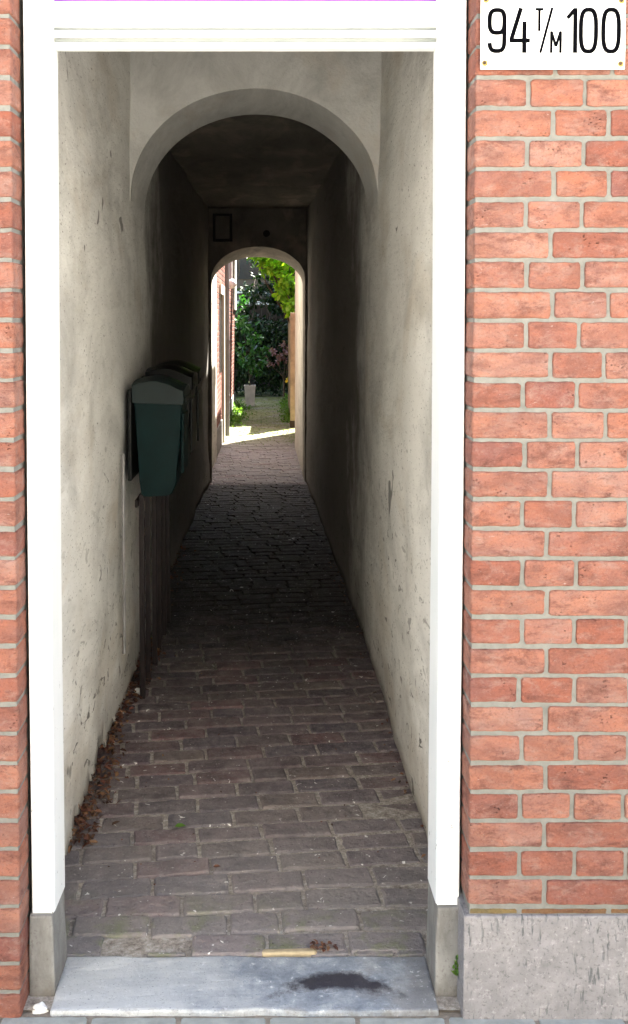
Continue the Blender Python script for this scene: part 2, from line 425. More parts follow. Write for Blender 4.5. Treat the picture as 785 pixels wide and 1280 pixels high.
# thin stained course that sits on the plinth
bm = bmesh.new(); rg = random.Random(5); x = XR
while x < XR+2.2:
    w = rg.choice((.20, .21, .115)); add_brick(bm, Vector((x+w/2, YB+.001, .2305)), U, V, N, w-.01, .0105, .08, rg, cham=.003); x += w
ld = obj('cut_course', bm, M['brick_c'], wr); ld['label'] = 'thin row of green and yellow stained bricks just above the plinth'
bm = bmesh.new(); add_box(bm, .436, XR+2.2, YB-.005, YB+.2, -.3, .224, .005)
obj('plinth', bm, M['plinth'], wr)
# masonry over the opening (seen only from other positions)
bm = bmesh.new(); rg = random.Random(8)
k = 0; z = 2.70
while z < 3.55:
    x = XL - 0.0
    while x < XR-.02:
        w = min(.238 if k % 2 else .119, XR-x)
        if w > .03: add_brick(bm, Vector((x+w/2, YB, z+PITCH/2)), U, V, N, w-JT, PITCH-JT, .085, rg)
        x += w
    z += PITCH; k += 1
obj('lintel_courses', bm, M['brick'], wr)
bm = bmesh.new(); add_box(bm, XL-.002, XR+.002, YB+.004, YB+.215, 2.70, 3.6); add_box(bm, -2.8, 2.7, YB+.006, 9.7, 3.602, 5.2)
add_box(bm, XR+2.205, XR+3.2, YB+.01, 4, -.3, 3.6)
obj('upper_masonry', bm, M['farwall'], wr)

wl = empty('brick_wall', (-1.4, YB, 0))
tag(wl, 'narrow strip of orange-red brick wall at the left edge, beside the white left jamb', 'brick wall')
bm = bmesh.new(); brick_field(bm, XL, 2.2, -.2, 3.6, -1, random.Random(11)); obj('brick_courses', bm, M['brick'], wl)
bm = bmesh.new(); add_box(bm, XL-2.2, XL-.004, YB+.0035, YB+.215, -.3, 3.6); obj('mortar', bm, M['mortar'], wl)

# ------------------------------------------------------------ door frame
df = empty('door_frame', (-.05, 2.35, 0))
tag(df, 'white glossy painted door frame around the passage opening, standing on grey stone feet', 'door frame')
def jamb(xo, xi, s, zf):
    """outer x, inner x; a moulded section, cut by a slightly sloping foot"""
    prof = [(xo, 2.315), (xo+s*.004, 2.303), (xi-s*.010, 2.300), (xi-s*.003, 2.303), (xi, 2.312), (xi-s*.0005, 2.43), (xo, 2.43)]
    bm = bmesh.new()
    zs = [zf] + [zf+.25*i for i in range(1, 9)] + [2.69]
    rings = []
    for i, z in enumerate(zs):
        off = .0012*math.sin(z*3.1+xo*9)
        rings.append([(p[0]+off, p[1], z - (.010*(p[1]-2.30)/.13 if i == 0 else 0) + (rnd.uniform(-.002, .002) if i == 0 else 0)) for p in prof])
    add_loft(bm, rings); return bm
obj('jamb', jamb(-.5475, -.4935, 1, .186), M['paint'], df)
obj('jamb', jamb(.4445, .3885, -1, .206), M['paint'], df)
def foot(xo, xi, s, zt):
    bm = bmesh.new()
    add_box(bm, min(xo, xi), max(xo, xi), 2.296, 2.438, -.12, zt, .007)
    bmesh.ops.subdivide_edges(bm, edges=bm.edges[:], cuts=3, use_grid_fill=True)
    for v in bm.verts:
        n = noise.noise_vector(v.co*14)
        v.co += Vector((n.x, n.y, n.z*.3))*.004
        k = max(0, min(1, (zt-v.co.z)/(zt)))   # spreads a little at the base
        if abs(v.co.x-xi) < .02: v.co.x += s*.006*k
    return bm
obj('foot_stone', foot(-.551, -.4955, 1, .184), M['foot'], df)
obj('foot_stone', foot(.446, .390, -1, .203), M['foot'], df)
# head: moulded lintel recessed between the jambs
prof = [(2.425, 2.178), (2.418, 2.176), (2.386, 2.176), (2.381, 2.180), (2.381, 2.187), (2.398, 2.190), (2.398, 2.197), (2.378, 2.200),
        (2.374, 2.206), (2.376, 2.213), (2.396, 2.216), (2.396, 2.221), (2.380, 2.232), (2.372, 2.240), (2.366, 2.248), (2.366, 2.275), (2.374, 2.278), (2.425, 2.278)]
bm = bmesh.new(); add_loft(bm, [[(x, p[0], p[1]) for p in prof] for x in (-.4925, -.2, .1, .3875)])
obj('lintel_moulding', bm, M['paint'], df)
for (ya, za, zb) in ((2.3865, 2.1895, 2.1965), (2.3835, 2.2165, 2.2205)):
    bm = bmesh.new(); add_box(bm, -.4915, .3865, ya, 2.42, za, zb); obj('moulding_groove', bm, M['groove'], df)
bm = bmesh.new(); add_box(bm, -.492, .387, 2.392, 2.41, 2.2785, 2.60)
obj('transom_panel', bm, M['purple'], df)
bm = bmesh.new(); add_box(bm, -.492, .387, 2.31, 2.43, 2.602, 2.69, .004)
obj('head_rail', bm, M['paint'], df)

# ------------------------------------------------------------ number sign
sg = empty('number_sign', (.62, YB-.012, 2.085))
tag(sg, 'white enamel number sign reading 94 T/M 100 screwed to the brick wall', 'sign')
SX0, SX1, SZ0, SZ1, SY = .4545, .7640, 2.086, 2.243, YB-.014
bm = bmesh.new(); add_box(bm, SX0, SX1, SY, SY+.005, SZ0, SZ1, .0018); obj('enamel_plate', bm, M['enamel'], sg)
def stroke(bm, pts, w, closed=False, y=SY-.0008, flat=True):
    """flat ribbon of width w (x) following the points, with mitred joints"""
    n = len(pts); L = []; Rr = []
    for i, p in enumerate(pts):
        p = Vector((p[0], p[1]))
        if closed: a, b = Vector(pts[i-1]), Vector(pts[(i+1) % n])
        else: a, b = Vector(pts[max(i-1, 0)]), Vector(pts[min(i+1, n-1)])
        d1 = (p-a).normalized() if (p-a).length > 1e-6 else (b-p).normalized()
        d2 = (b-p).normalized() if (b-p).length > 1e-6 else d1
        d = (d1+d2).normalized(); nn = Vector((-d.y, d.x)); k = w/2/max(.4, nn.dot(Vector((-d1.y, d1.x))))
        L.append(p+nn*k); Rr.append(p-nn*k)
    def P(q, yy): return bm.verts.new((q.x, yy, q.y))
    f = [(P(a, y), P(b, y)) for a, b in zip(L, Rr)]; g = [(P(a, SY-.00005), P(b, SY-.00005)) for a, b in zip(L, Rr)]
    m = n if closed else n-1
    for i in range(m):
        j = (i+1) % n
        bm.faces.new((f[i][0], f[j][0], f[j][1], f[i][1]))
        bm.faces.new((f[i][0], f[j][0], g[j][0], g[i][0])); bm.faces.new((f[i][1], f[j][1], g[j][1], g[i][1]))
PX = (SX1-SX0)/181.0
def q(x, y): return (SX0 + (x-600)*PX, SZ0 + (90-y)*PX)      # plate coordinates in plate units
def oval(x0, x1, y0, y1, a0=0, a1=360, n=40, e=3.0):
    cx, cy, rx, ry = (x0+x1)/2, (y0+y1)/2, (x1-x0)/2, (y1-y0)/2; o = []
    for i in range(n):
        a = R(a0+(a1-a0)*i/(n if a1-a0 == 360 else n-1)); ca, sa = math.cos(a), math.sin(a)
        o.append(q(cx+rx*math.copysign(abs(ca)**(2/e), ca), cy-ry*math.copysign(abs(sa)**(2/e), sa)))
    return o
TH = 5.3*PX
def glyph(name, fn):
    bm = bmesh.new(); fn(bm); obj(name, bm, M['ink'], sg)
def g9(bm):
    stroke(bm, oval(611, 629.5, 17, 45), TH, True)
    stroke(bm, [q(629.5, 33), q(629.5, 54)], TH, y=SY-.0009)
    stroke(bm, [q(629.5, 53)] + oval(611, 629.5, 40, 67.5, -4, -172, 18), TH, y=SY-.0010)
glyph('digit_nine', g9)
def g4(bm):
    stroke(bm, [q(650, 14.5), q(638, 54)], TH); stroke(bm, [q(636, 54.5), q(661.5, 54.5)], TH, y=SY-.0009); stroke(bm, [q(654.5, 31), q(654.5, 70)], TH, y=SY-.0010)
glyph('digit_four', g4)
T2 = 3.2*PX
glyph('letter_t', lambda b: (stroke(b, [q(668, 16), q(678, 16)], T2), stroke(b, [q(673, 15), q(673, 43)], T2, y=SY-.0009)))
glyph('slash', lambda b: stroke(b, [q(689, 14), q(674.5, 70)], T2))
glyph('letter_m', lambda b: [stroke(b, p, T2, y=SY-.0008-.00005*k) for k, p in enumerate(([q(688.2, 70), q(688.2, 43)], [q(688.4, 43.5), q(694, 62)], [q(694, 62), q(699.6, 43.5)], [q(699.8, 70), q(699.8, 43)]))])
glyph('digit_one', lambda b: (stroke(b, [q(708, 27), q(717.5, 16)], TH*.9), stroke(b, [q(718, 14.5), q(718, 70)], TH, y=SY-.0009)))
glyph('digit_zero', lambda b: stroke(b, oval(725, 744, 16.5, 68), TH, True))
glyph('digit_zero', lambda b: stroke(b, oval(753, 772.5, 16.5, 68), TH, True))
for (px, py) in ((606, 4), (775, 5), (605, 82), (775, 83)):
    a = q(px, py); bm = bmesh.new()
    bmesh.ops.create_cone(bm, segments=9, radius1=.0068, radius2=.0062, depth=.0006, cap_ends=True,
                          matrix=Matrix.Translation((a[0]+.0008, SY-.0004, a[1]-.0008)) @ Matrix.Rotation(R(90), 4, 'X'))
    obj('rust_bloom', bm, M['bloom'], sg)
    bm = bmesh.new()
    bmesh.ops.create_cone(bm, segments=12, radius1=.0042, radius2=.003, depth=.004, cap_ends=True,
                          matrix=Matrix.Translation((a[0], SY-.0015, a[1])) @ Matrix.Rotation(R(90), 4, 'X'))
    obj('screw', bm, M['rust'], sg)

# ------------------------------------------------------------ doorstep, street
bm = bmesh.new(); add_box(bm, -.492, .386, 2.24, 2.436, -.09, -.002, .006)
bmesh.ops.subdivide_edges(bm, edges=[e for e in bm.edges if e.calc_length() > .1], cuts=14, use_grid_fill=True)
for v in bm.verts:
    n = noise.noise_vector(v.co*13); n2 = noise.noise_vector(v.co*37); v.co += Vector((n.x*.002, n.y*.005+n2.y*.003*(v.co.y < 2.26), n.z*.003+n2.z*.0012))
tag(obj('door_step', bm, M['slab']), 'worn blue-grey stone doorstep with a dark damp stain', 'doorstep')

bm = bmesh.new(); bmesh.ops.create_grid(bm, x_segments=2, y_segments=2, size=1, matrix=Matrix.Translation((0, -20, -.016)) @ Matrix.Diagonal((60, 22.27, 1, 1)))
tag(obj('street', bm, M['gutter']), kind='structure')
bm = bmesh.new(); rg = random.Random(4)
for r in range(11):
    y = 2.236 - r*.155; x = -2.4 - (.1 if r % 2 else 0)
    while x < 2.4:
        add_brick(bm, Vector((x+.1, y-.075, -.013+rg.uniform(-.001, .001))), U, Vector((0, 1, 0)), Vector((0, 0, 1)), .19, .145, .05, rg, tilt=.004)
        x += .2
tag(obj('pavement', bm, M['tile']), kind='structure')

# ground under and beyond the passage
bm = bmesh.new(); nx, ny = 6, 60
vs = []
for j in range(ny+1):
    y = 2.25 + (70-2.25)*(j/ny)**2
    row = []
    for i in range(nx+1):
        hw = 1.2 if y < 11.4 else 30
        row.append(bm.verts.new((-hw+2*hw*i/nx, y, -.0085)))
    vs.append(row)
for j in range(ny):
    for i in range(nx): bm.faces.new((vs[j][i], vs[j][i+1], vs[j+1][i+1], vs[j+1][i]))
tag(obj('ground', bm, M['sand']), kind='structure')

bm = bmesh.new(); add_box(bm, -12, 12, -5.99, .45, -.2, -.010)
tag(obj('bounce_road', bm, M['street']), kind='structure')  # unseen pale surface added to bounce sunlight up into the passage
# klinker rows
def floorz(x, y): return .006*noise.noise(Vector((x*1.5, y*1.1, 3))) - .012*abs(x+.05)**2
bm = bmesh.new(); rg = random.Random(21)
PP = .0945; j = 0; y = 2.440
while y < 20.6:
    s = min(1, max(0, (y-2.44)/.35)); slope = .015 + .095*s
    pp = PP*rg.uniform(.94, 1.06)
    x = -.72 + (0 if j % 2 else -.105) + rg.uniform(-.035, .035)
    tw = rg.uniform(-.01, .01)
    while x < .62:
        L = .205 + rg.uniform(-.014, .012)
        if rg.random() < .06: L *= .62
        cx = x+L/2
        if (y > 2.5 or cx > -2):
            cy = y + pp/2 + slope*(cx+.05) + .012*noise.noise(Vector((cx*2.2, y*1.3, 9)))
            a = math.atan(slope + tw) + rg.uniform(-.012, .012) + .02*noise.noise(Vector((cx*2, y, 1)))
            if cy - pp/2 > 2.436 - .004:
                ux = Vector((math.cos(a), math.sin(a), 0)); uy = Vector((-math.sin(a), math.cos(a), 0))
                add_brick(bm, Vector((cx, cy, floorz(cx, cy)+rg.uniform(-.0022, .0022))), ux, uy, Vector((0, 0, 1)),
                          L-.007-rg.uniform(0, .003), pp-.0065-rg.uniform(0, .003), .05, rg, step=.025, jit=.0016, cham=.0065, tilt=.02)
        x += L
    y += pp; j += 1
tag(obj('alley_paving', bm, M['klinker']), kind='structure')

# cut wedge bricks that fill the gap at the step
bm = bmesh.new(); rg = random.Random(6)
for (x0, x1, y0, y1) in ((-.50, -.43, 2.441, 2.47), (-.30, -.20, 2.441, 2.455), (-.10, -.035, 2.440, 2.449), (.10, .20, 2.441, 2.475), (.21, .31, 2.441, 2.482), (.315, .385, 2.441, 2.488)):
    add_brick(bm, Vector(((x0+x1)/2, (y0+y1)/2, -.002)), Vector((1, .02, 0)).normalized(), Vector((-.02, 1, 0)).normalized(), Vector((0, 0, 1)), x1-x0-.006, y1-y0-.002, .04, rg, cham=.004)
tag(obj('paving_infill', bm, M['klinker']), kind='structure')
bm = bmesh.new(); add_brick(bm, Vector((.052, 2.452, .003)), Vector((1, .03, 0)).normalized(), Vector((-.03, 1, 0)).normalized(), Vector((0, 0, 1)), .135, .019, .04, random.Random(3), cham=.004)
tag(obj('stone_sliver', bm, M['ystone']), 'yellow sliver of stone wedged between the doorstep and the paving', 'stone')

# ------------------------------------------------------------ passage walls
def lerp_path(path, y):
    for (y0, x0), (y1, x1) in zip(path, path[1:]):
        if y <= y1: 
            k = (y-y0)/(y1-y0); return x0+(x1-x0)*k
    return path[-1][1]
LP = [(2.432, -.595), (4.4, -.592), (4.95, -.594), (6.1, -.602), (8, -.590), (9.752, -.567)]
RP = [(2.432, .485), (4.4, .476), (4.95, .476), (5.8, .455), (7.1, .432), (8.8, .400), (9.752, .370)]
def side_wall(path, s, seed, ragged):
    bm = bmesh.new(); ys = []; y = 2.432
    while y < 9.752: ys.append(y); y += .03 if y < 5 else .09
    ys.append(9.752)
    def zb(y):
        b = .006 + .018*max(0, noise.noise(Vector((y*5, seed, 1)))) if ragged else .002+.008*max(0, noise.noise(Vector((y*6, seed, 1))))
        if ragged:
            for (c, w, h) in ((3.50, .09, .10), (3.58, .05, .15), (3.30, .05, .05), (3.05, .05, .07), (3.80, .04, .04), (2.78, .10, .06), (2.93, .04, .04), (4.35, .12, .03), (3.2, .06, .03)):
                b = max(b, h*max(0, 1-abs(y-c)/w)**.6)
        return b
    zs = [0, .04, .09, .15, .22, .3] + [.3+.1*i for i in range(1, 26)]
    top = 2.86
    grid = []
    for y in ys:
        b = zb(y); col = []
        for k, z in enumerate(zs):
            zz = b + (z)*(top-b)/zs[-1]
            d = .016*noise.fractal(Vector((seed, y*1.6, zz*1.6)), 1, 2, 5) + .003*noise.noise(Vector((seed, y*14, zz*14)))
            if k == 0: d -= .006
            if y < 2.5: d = abs(d)
            lean = 0.006*max(0, .5-zz)
            col.append(bm.verts.new((lerp_path(path, y) + s*(d) - s*lean, y, zz)))
        grid.append(col)
    for a, b in zip(grid, grid[1:]):
        for k in range(len(zs)-1): bm.faces.new((a[k], a[k+1], b[k+1], b[k]))
    # solid: back face
    bk = [[bm.verts.new((lerp_path(path, y)+s*.06, y, v.co.z)) for v in (c[0], c[-1])] for y, c in zip(ys, grid)]
    for i in range(len(ys)-1):
        bm.faces.new((bk[i][0], bk[i][1], bk[i+1][1], bk[i+1][0]))
        bm.faces.new((grid[i][0], grid[i+1][0], bk[i+1][0], bk[i][0]))
        bm.faces.new((grid[i][-1], grid[i+1][-1], bk[i+1][1], bk[i][1]))
    return bm
def core(s):
    bm = bmesh.new(); x = -.62 if s < 0 else .50
    path = LP if s < 0 else RP
    pts = [(lerp_path(path, y)+s*.045, y) for y in (2.44, 4.4, 6.1, 8, 9.75)]
    for (xa, ya), (xb, yb) in zip(pts, pts[1:]):
        v = [bm.verts.new(p) for p in ((xa, ya, -.1), (xb, yb, -.1), (xb+s*.4, yb, -.1), (xa+s*.4, ya, -.1), (xa, ya, 2.95), (xb, yb, 2.95), (xb+s*.4, yb, 2.95), (xa+s*.4, ya, 2.95))]
        for f in ((0, 1, 2, 3), (4, 5, 6, 7), (0, 1, 5, 4), (2, 3, 7, 6), (0, 3, 7, 4), (1, 2, 6, 5)): bm.faces.new([v[i] for i in f])
    return bm
pl = empty('passage_wall', (-.6, 6, 0))
tag(pl, 'stained off-white plaster wall on the left side of the passage, crumbling at its foot', 'wall')
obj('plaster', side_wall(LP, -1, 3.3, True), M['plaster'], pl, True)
obj('masonry_core', core(-1), M['recess'], pl)
pr = empty('passage_wall', (.45, 6, 0))
tag(pr, 'stained off-white plaster wall on the right side of the passage, with dark scrapes', 'wall')
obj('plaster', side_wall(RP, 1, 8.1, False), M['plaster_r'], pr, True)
obj('masonry_core', core(1), M['recess'], pr)

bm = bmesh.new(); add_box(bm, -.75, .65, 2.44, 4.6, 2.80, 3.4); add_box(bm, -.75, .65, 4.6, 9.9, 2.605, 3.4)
tag(obj('ceiling', bm, M['dull_dark']), kind='structure')

def arch_block(y0, y1, x0, x1, top, arcf, arcb, legs, n=56):
    """wall with an arched hole. arcf/arcb = (xl, xr, spring, crown) front and back"""
    def arc(a, y):
        cx, rx = (a[0]+a[1])/2, (a[1]-a[0])/2; pts = []
        for i in range(n+1):
            t = math.pi*(1-i/n)
            ca, sa = math.cos(t), math.sin(t)
            pts.append(Vector((cx+rx*ca, y, a[2]+(a[3]-a[2])*sa**.96 if sa > 1e-6 else a[2])))
        if legs: pts = [Vector((a[0], y, -.02))] + [Vector((a[0], y, a[2]*k/6)) for k in range(1, 6)] + pts + [Vector((a[1], y, a[2]*k/6)) for k in range(5, 0, -1)] + [Vector((a[1], y, -.02))]
        return pts
    bm = bmesh.new(); m = 10; rows = []
    for j in range(m+1):
        k = j/m; ar = [f*(1-k)+b*k for f, b in zip(arcf, arcb)]
        y = y0+(y1-y0)*k
        rows.append([bm.verts.new(p + Vector((1, 0, 1))*.0035*noise.noise(p*4)) for p in arc(ar, y)])
    for a, b in zip(rows, rows[1:]):
        for i in range(len(a)-1): bm.faces.new((a[i], a[i+1], b[i+1], b[i]))
    for row, y in ((rows[0], y0), (rows[-1], y1)):
        up = [bm.verts.new((min(max(v.co.x, x0), x1), y, top)) for v in row]
        cxm = (arcf[0]+arcf[1])/2
        def outp(v):
            # project radially outward to the wall rectangle
            d = Vector((v.co.x-cxm, 0, max(v.co.z-arcf[2], 0)))
            if v.co.z <= arcf[2]: return (x0 if v.co.x < cxm else x1, y, v.co.z)
            k = 1e9
            if d.x < -1e-6: k = min(k, (x0-cxm)/d.x)
            if d.x > 1e-6: k = min(k, (x1-cxm)/d.x)
            if d.z > 1e-6: k = min(k, (top-arcf[2])/d.z)
            return (cxm+d.x*k, y, arcf[2]+d.z*k)
        for v, u in zip(row, up): u.co = outp(v)
        prev = None
        for i in range(len(row)-1):
            a, b = row[i], row[i+1]; ua, ub = up[i], up[i+1]
            try: bm.faces.new((a, b, ub, ua))
            except ValueError: pass
            ea = (abs(ua.co.z-top) < 1e-5); eb = (abs(ub.co.z-top) < 1e-5)
            if ea != eb:
                cn = bm.verts.new((x0 if ua.co.x < cxm else x1, y, top)); bm.faces.new((ua, ub, cn))
    return bm
tag(obj('archway', arch_block(4.4, 4.95, -.68, .56, 2.9, (-.588, .471, 2.06, 2.533), (-.592, .476, 2.06, 2.533), False), M['arch']),
    'smooth pale plaster archway spanning the passage nearest the street', 'archway')
ev = empty('archway', (-.1, 9.75, 0))
tag(ev, 'small deep archway at the far end of the passage opening to the garden', 'archway')
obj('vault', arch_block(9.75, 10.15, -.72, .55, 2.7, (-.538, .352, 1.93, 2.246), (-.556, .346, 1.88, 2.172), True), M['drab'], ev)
bm = bmesh.new()       # rear of the street building above and beside the far arch
add_box(bm, -3, -.60, 9.78, 10.14, -.1, 5); add_box(bm, .50, 3, 9.78, 10.14, -.1, 5); add_box(bm, -.6, .5, 9.78, 10.14, 2.69, 5)
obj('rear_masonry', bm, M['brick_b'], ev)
# whitewashed yard wall just beyond it, on the left
bm = bmesh.new(); g = []
for i in range(36):
    y = 10.16+1.35*i/35; g.append([bm.verts.new((-.572-.006*i/35+.014*noise.fractal(Vector((1, y*4, z*1.1)), 1, 2, 4), y, z)) for z in [3.3*k/50 for k in range(51)]])
for a, b in zip(g, g[1:]):
    for k in range(50): bm.faces.new((a[k], a[k+1], b[k+1], b[k]))
add_box(bm, -3, -.60, 10.15, 11.515, -.1, 3.3)
tag(obj('yard_wall', bm, M['white_old']), 'uneven whitewashed wall just beyond the far arch on the left, catching sunlight', 'wall')

# little framed cupboard and hook above the far arch
mb = empty('meter_cupboard', (-.43, 9.72, 2.285))
tag(mb, 'small dark framed cupboard fixed on the end wall above the far arch', 'cupboard')
bm = bmesh.new()
for b in ((-.520, -.495, 2.290, 2.552), (-.362, -.337, 2.290, 2.552), (-.495, -.362, 2.290, 2.315), (-.495, -.362, 2.527, 2.552)): add_box(bm, b[0], b[1], 9.69, 9.749, b[2], b[3], .003)
obj('frame', bm, M['post'], mb)
bm = bmesh.new(); add_box(bm, -.495, -.362, 9.715, 9.745, 2.315, 2.527, .002); add_box(bm, -.39, -.378, 9.705, 9.716, 2.41, 2.43)
obj('panel', bm, M['dull_dark'], mb)
bm = bmesh.new(); add_tube(bm, [(-.015, 9.75, 2.368), (-.015, 9.735, 2.368), (-.015, 9.728, 2.368)], [.034, .032, .020], 14)
tag(obj('vent_cover', bm, M['post']), 'small round dark iron vent cover on the end wall above the far arch', 'vent cover')

# ------------------------------------------------------------ mailboxes
def make_mailbox():
    r = empty('mailbox', (-.45, 4.24, 0))
    # side profile (x, z); back plate to the wall at left
    def prof(dz=0): return [(-.540, 1.235), (-.345, 1.235), (-.350, 1.10), (-.372, .885), (-.388, .850), (-.404, .840), (-.498, .836), (-.512, .846), (-.519, .90)]
    bm = bmesh.new()
    y0, y1 = 4.10, 4.38
    P = prof()
    cx = sum(p[0] for p in P)/len(P); cz = 1.03
    def ring(y, k): return [(cx+(p[0]-cx)*k, y, cz+(p[1]-cz)*(1-(1-k)*.4)) for p in P]
    add_loft(bm, [ring(y0, .955), ring(y0+.004, .985), ring(y0+.012, 1), ring(y1-.012, 1), ring(y1-.004, .985), ring(y1, .955)])
    obj('body', bm, M['green'], r)
    # raised panel line on the near side
    bm = bmesh.new(); add_box(bm, -.352, -.341, y0+.03, y1-.03, .93, 1.17, .004); obj('door', bm, M['green'], r)
    # domed lid, overhanging, with a lighter skirt
    top = [(-.5475 + .212*i/14, 1.290 + .022*math.sin(math.pi*min(1, (i/14)*1.08)) - .020*(i/14)**2) for i in range(15)]
    L = [(-.5475, 1.222)] + top + [(-.3345, 1.214), (-.3405, 1.210), (-.543, 1.217)]
    bm = bmesh.new(); cx2, cz2 = -.44, 1.24
    def lr(y, kx, kz, up=0): return [(cx2+(p[0]-cx2)*kx, y, cz2+(p[1]-cz2)*kz+(up if p[1] > 1.25 else 0)) for p in L]
    add_loft(bm, [lr(4.083, .955, .93), lr(4.088, .985, .98), lr(4.10, 1, 1), lr(4.17, 1, 1, .010), lr(4.24, 1, 1, .013), lr(4.31, 1, 1, .010), lr(4.38, 1, 1), lr(4.392, .985, .98), lr(4.397, .955, .93)])
    obj('lid', bm, M['lid'], r)
    bm = bmesh.new(); add_box(bm, -.566, -.551, 4.11, 4.38, .90, 1.27, .004); obj('back_plate', bm, M['black'], r)
    bm = bmesh.new(); add_box(bm, -.3365, -.331, 4.13, 4.35, 1.222, 1.238, .002); obj('letter_slot', bm, M['black'], r)
    for yy in (4.135, 4.335):
        bm = bmesh.new(); add_box(bm, -.5255, -.5045, yy, yy+.021, -.03, .842, .003); obj('post', bm, M['post'], r)
    bm = bmesh.new(); add_box(bm, -.540, -.5285, 4.12, 4.38, .79, .82, .002)
    obj('bracket', bm, M['post'], r)
    return r
def copy_tree(o):
    c = o.copy(); C.objects.link(c)
    for ch in list(o.children):
        d = ch.copy(); C.objects.link(d); d.parent = c
    return c
MG = 'mailboxes on posts along the left passage wall'
m1 = make_mailbox(); tag(m1, 'dark green mailbox with grey-green lid, the nearest of the row on the left wall', 'mailbox', MG)
m2 = copy_tree(m1); m2.location = (-.446, 4.66, .03); m2['label'] = 'dark mailbox in the middle of the row, behind the nearest green one'
m3 = copy_tree(m1); m3.location = (-.446, 5.08, .03); m3['label'] = 'farthest mailbox of the row, deepest in the passage'
for m in (m2, m3):
    for ch in m.children:
        if ch.name.startswith(('body', 'lid', 'door')): 
            ch.data = ch.data.copy(); ch.data.materials[0] = M['black']
bm = bmesh.new(); add_tube(bm, [(-.573, 4.03+.004*math.sin(i), .22+.1*i) for i in range(9)], .006, 8)
tag(obj('conduit', bm, M['steel']), 'thin dull metal pipe running up the wall beside the mailbox posts', 'pipe')

# ------------------------------------------------------------ litter
def leaf(bm, c, L, W, ax, nrm, fold=.25, mi=0):
    ax = ax.normalized(); sd = ax.cross(nrm).normalized(); n = sd.cross(ax)
    p = [c, c+ax*L*.3+sd*W*.5+n*fold*W, c+ax*L*.68+sd*W*.42+n*fold*W*.7, c+ax*L - n*fold*L*.25, c+ax*L*.68-sd*W*.42+n*fold*W*.7, c+ax*L*.3-sd*W*.5+n*fold*W, c+ax*L*.35, c+ax*L*.7]
    v = [bm.verts.new(q) for q in p]
    for f in ((0, 1, 6), (1, 2, 7, 6), (2, 3, 7), (0, 6, 5), (6, 7, 4, 5), (7, 3, 4)): bm.faces.new([v[i] for i in f])
def rdir(rg, up=0.0):
    while True:
        v = Vector((rg.uniform(-1, 1), rg.uniform(-1, 1), rg.uniform(-1, 1)+up))
        if .1 < v.length < 1.6: return v.normalized()
bm = bmesh.new(); rg = random.Random(12)
for i in range(760):
    y = 2.95 + 1.9*rg.random()**1.25
    if rg.random() < .16: y = rg.uniform(4.6, 6.9)
    w = .10*(.4+.6*abs(math.sin(y*2.3+.6)))
    x = lerp_path(LP, y) + .004 + abs(rg.gauss(0, w*.45))
    z = .002 + rg.random()*.032*max(0, 1-(x+.6)/.12)
    leaf(bm, Vector((x, y, z)), rg.uniform(.008, .034), rg.uniform(.006, .018), Vector((rg.uniform(-1, 1), rg.uniform(-1, 1), rg.uniform(-.3, .5))), Vector((rg.uniform(-.7, .7), rg.uniform(-.7, .7), 1)), rg.uniform(.1, .5))
for i in range(70):
    y = rg.uniform(2.6, 6.5); x = lerp_path(RP, y) - abs(rg.gauss(0, .025)) - .003
    leaf(bm, Vector((x, y, .004)), rg.uniform(.01, .024), rg.uniform(.006, .013), rdir(rg, 0)*Vector((1, 1, .2)), Vector((rg.uniform(-.4, .4), rg.uniform(-.4, .4), 1)))
for i in range(26):
    x = rg.uniform(.11, .17); y = 2.446+rg.uniform(0, .03)
    leaf(bm, Vector((x, y, .006)), rg.uniform(.008, .02), rg.uniform(.005, .011), rdir(rg, 0)*Vector((1, 1, .3)), Vector((rg.uniform(-.4, .4), rg.uniform(-.4, .4), 1)))
for i in range(60):
    leaf(bm, Vector((rg.uniform(-.55, .4), rg.uniform(2.5, 5.5), .004)), rg.uniform(.005, .013), rg.uniform(.004, .008), rdir(rg, 0)*Vector((1, 1, .2)), Vector((rg.uniform(-.4, .4), rg.uniform(-.4, .4), 1)))
tag(obj('leaf_litter', bm, M['litter']), 'dry reddish-brown leaves drifted along the foot of the left wall', 'leaf litter', kind='stuff')
for (x, y, L, mk, lab) in ((-.285, 3.06, .035, 'grass', 'single small green leaf lying on the paving'), (-.155, 2.83, .022, 'litter', 'single reddish-brown leaf lying on the paving')):
    bm = bmesh.new(); leaf(bm, Vector((x, y, .006)), L, L*.5, Vector((1, .25, .02)), Vector((.1, -.2, 1)), .2)
    tag(obj('fallen_leaf', bm, M[mk]), lab, 'leaf')
def crumple(c, r, seed, sq=(1, 1, .7)):
    bm = bmesh.new(); bmesh.ops.create_icosphere(bm, subdivisions=2, radius=r)
    for v in bm.verts:
        k = 1+.45*noise.noise(v.co*(2.2/r)+Vector((seed, 0, 0)))
        v.co = Vector((v.co.x*sq[0]*k+c[0], v.co.y*sq[1]*k+c[1], v.co.z*sq[2]*k+c[2]))
    return bm
tag(obj('paper_scrap', crumple((-.518, 2.262, -.018), .020, 1, (1, .8, .9)), M['paper']), 'crumpled white scrap of paper at the foot of the left jamb', 'paper scrap')
tag(obj('paper_scrap', crumple((-.535, 4.18, .014), .018, 5)  , M['paper']), 'small white scrap lying by the nearest mailbox post', 'paper scrap')

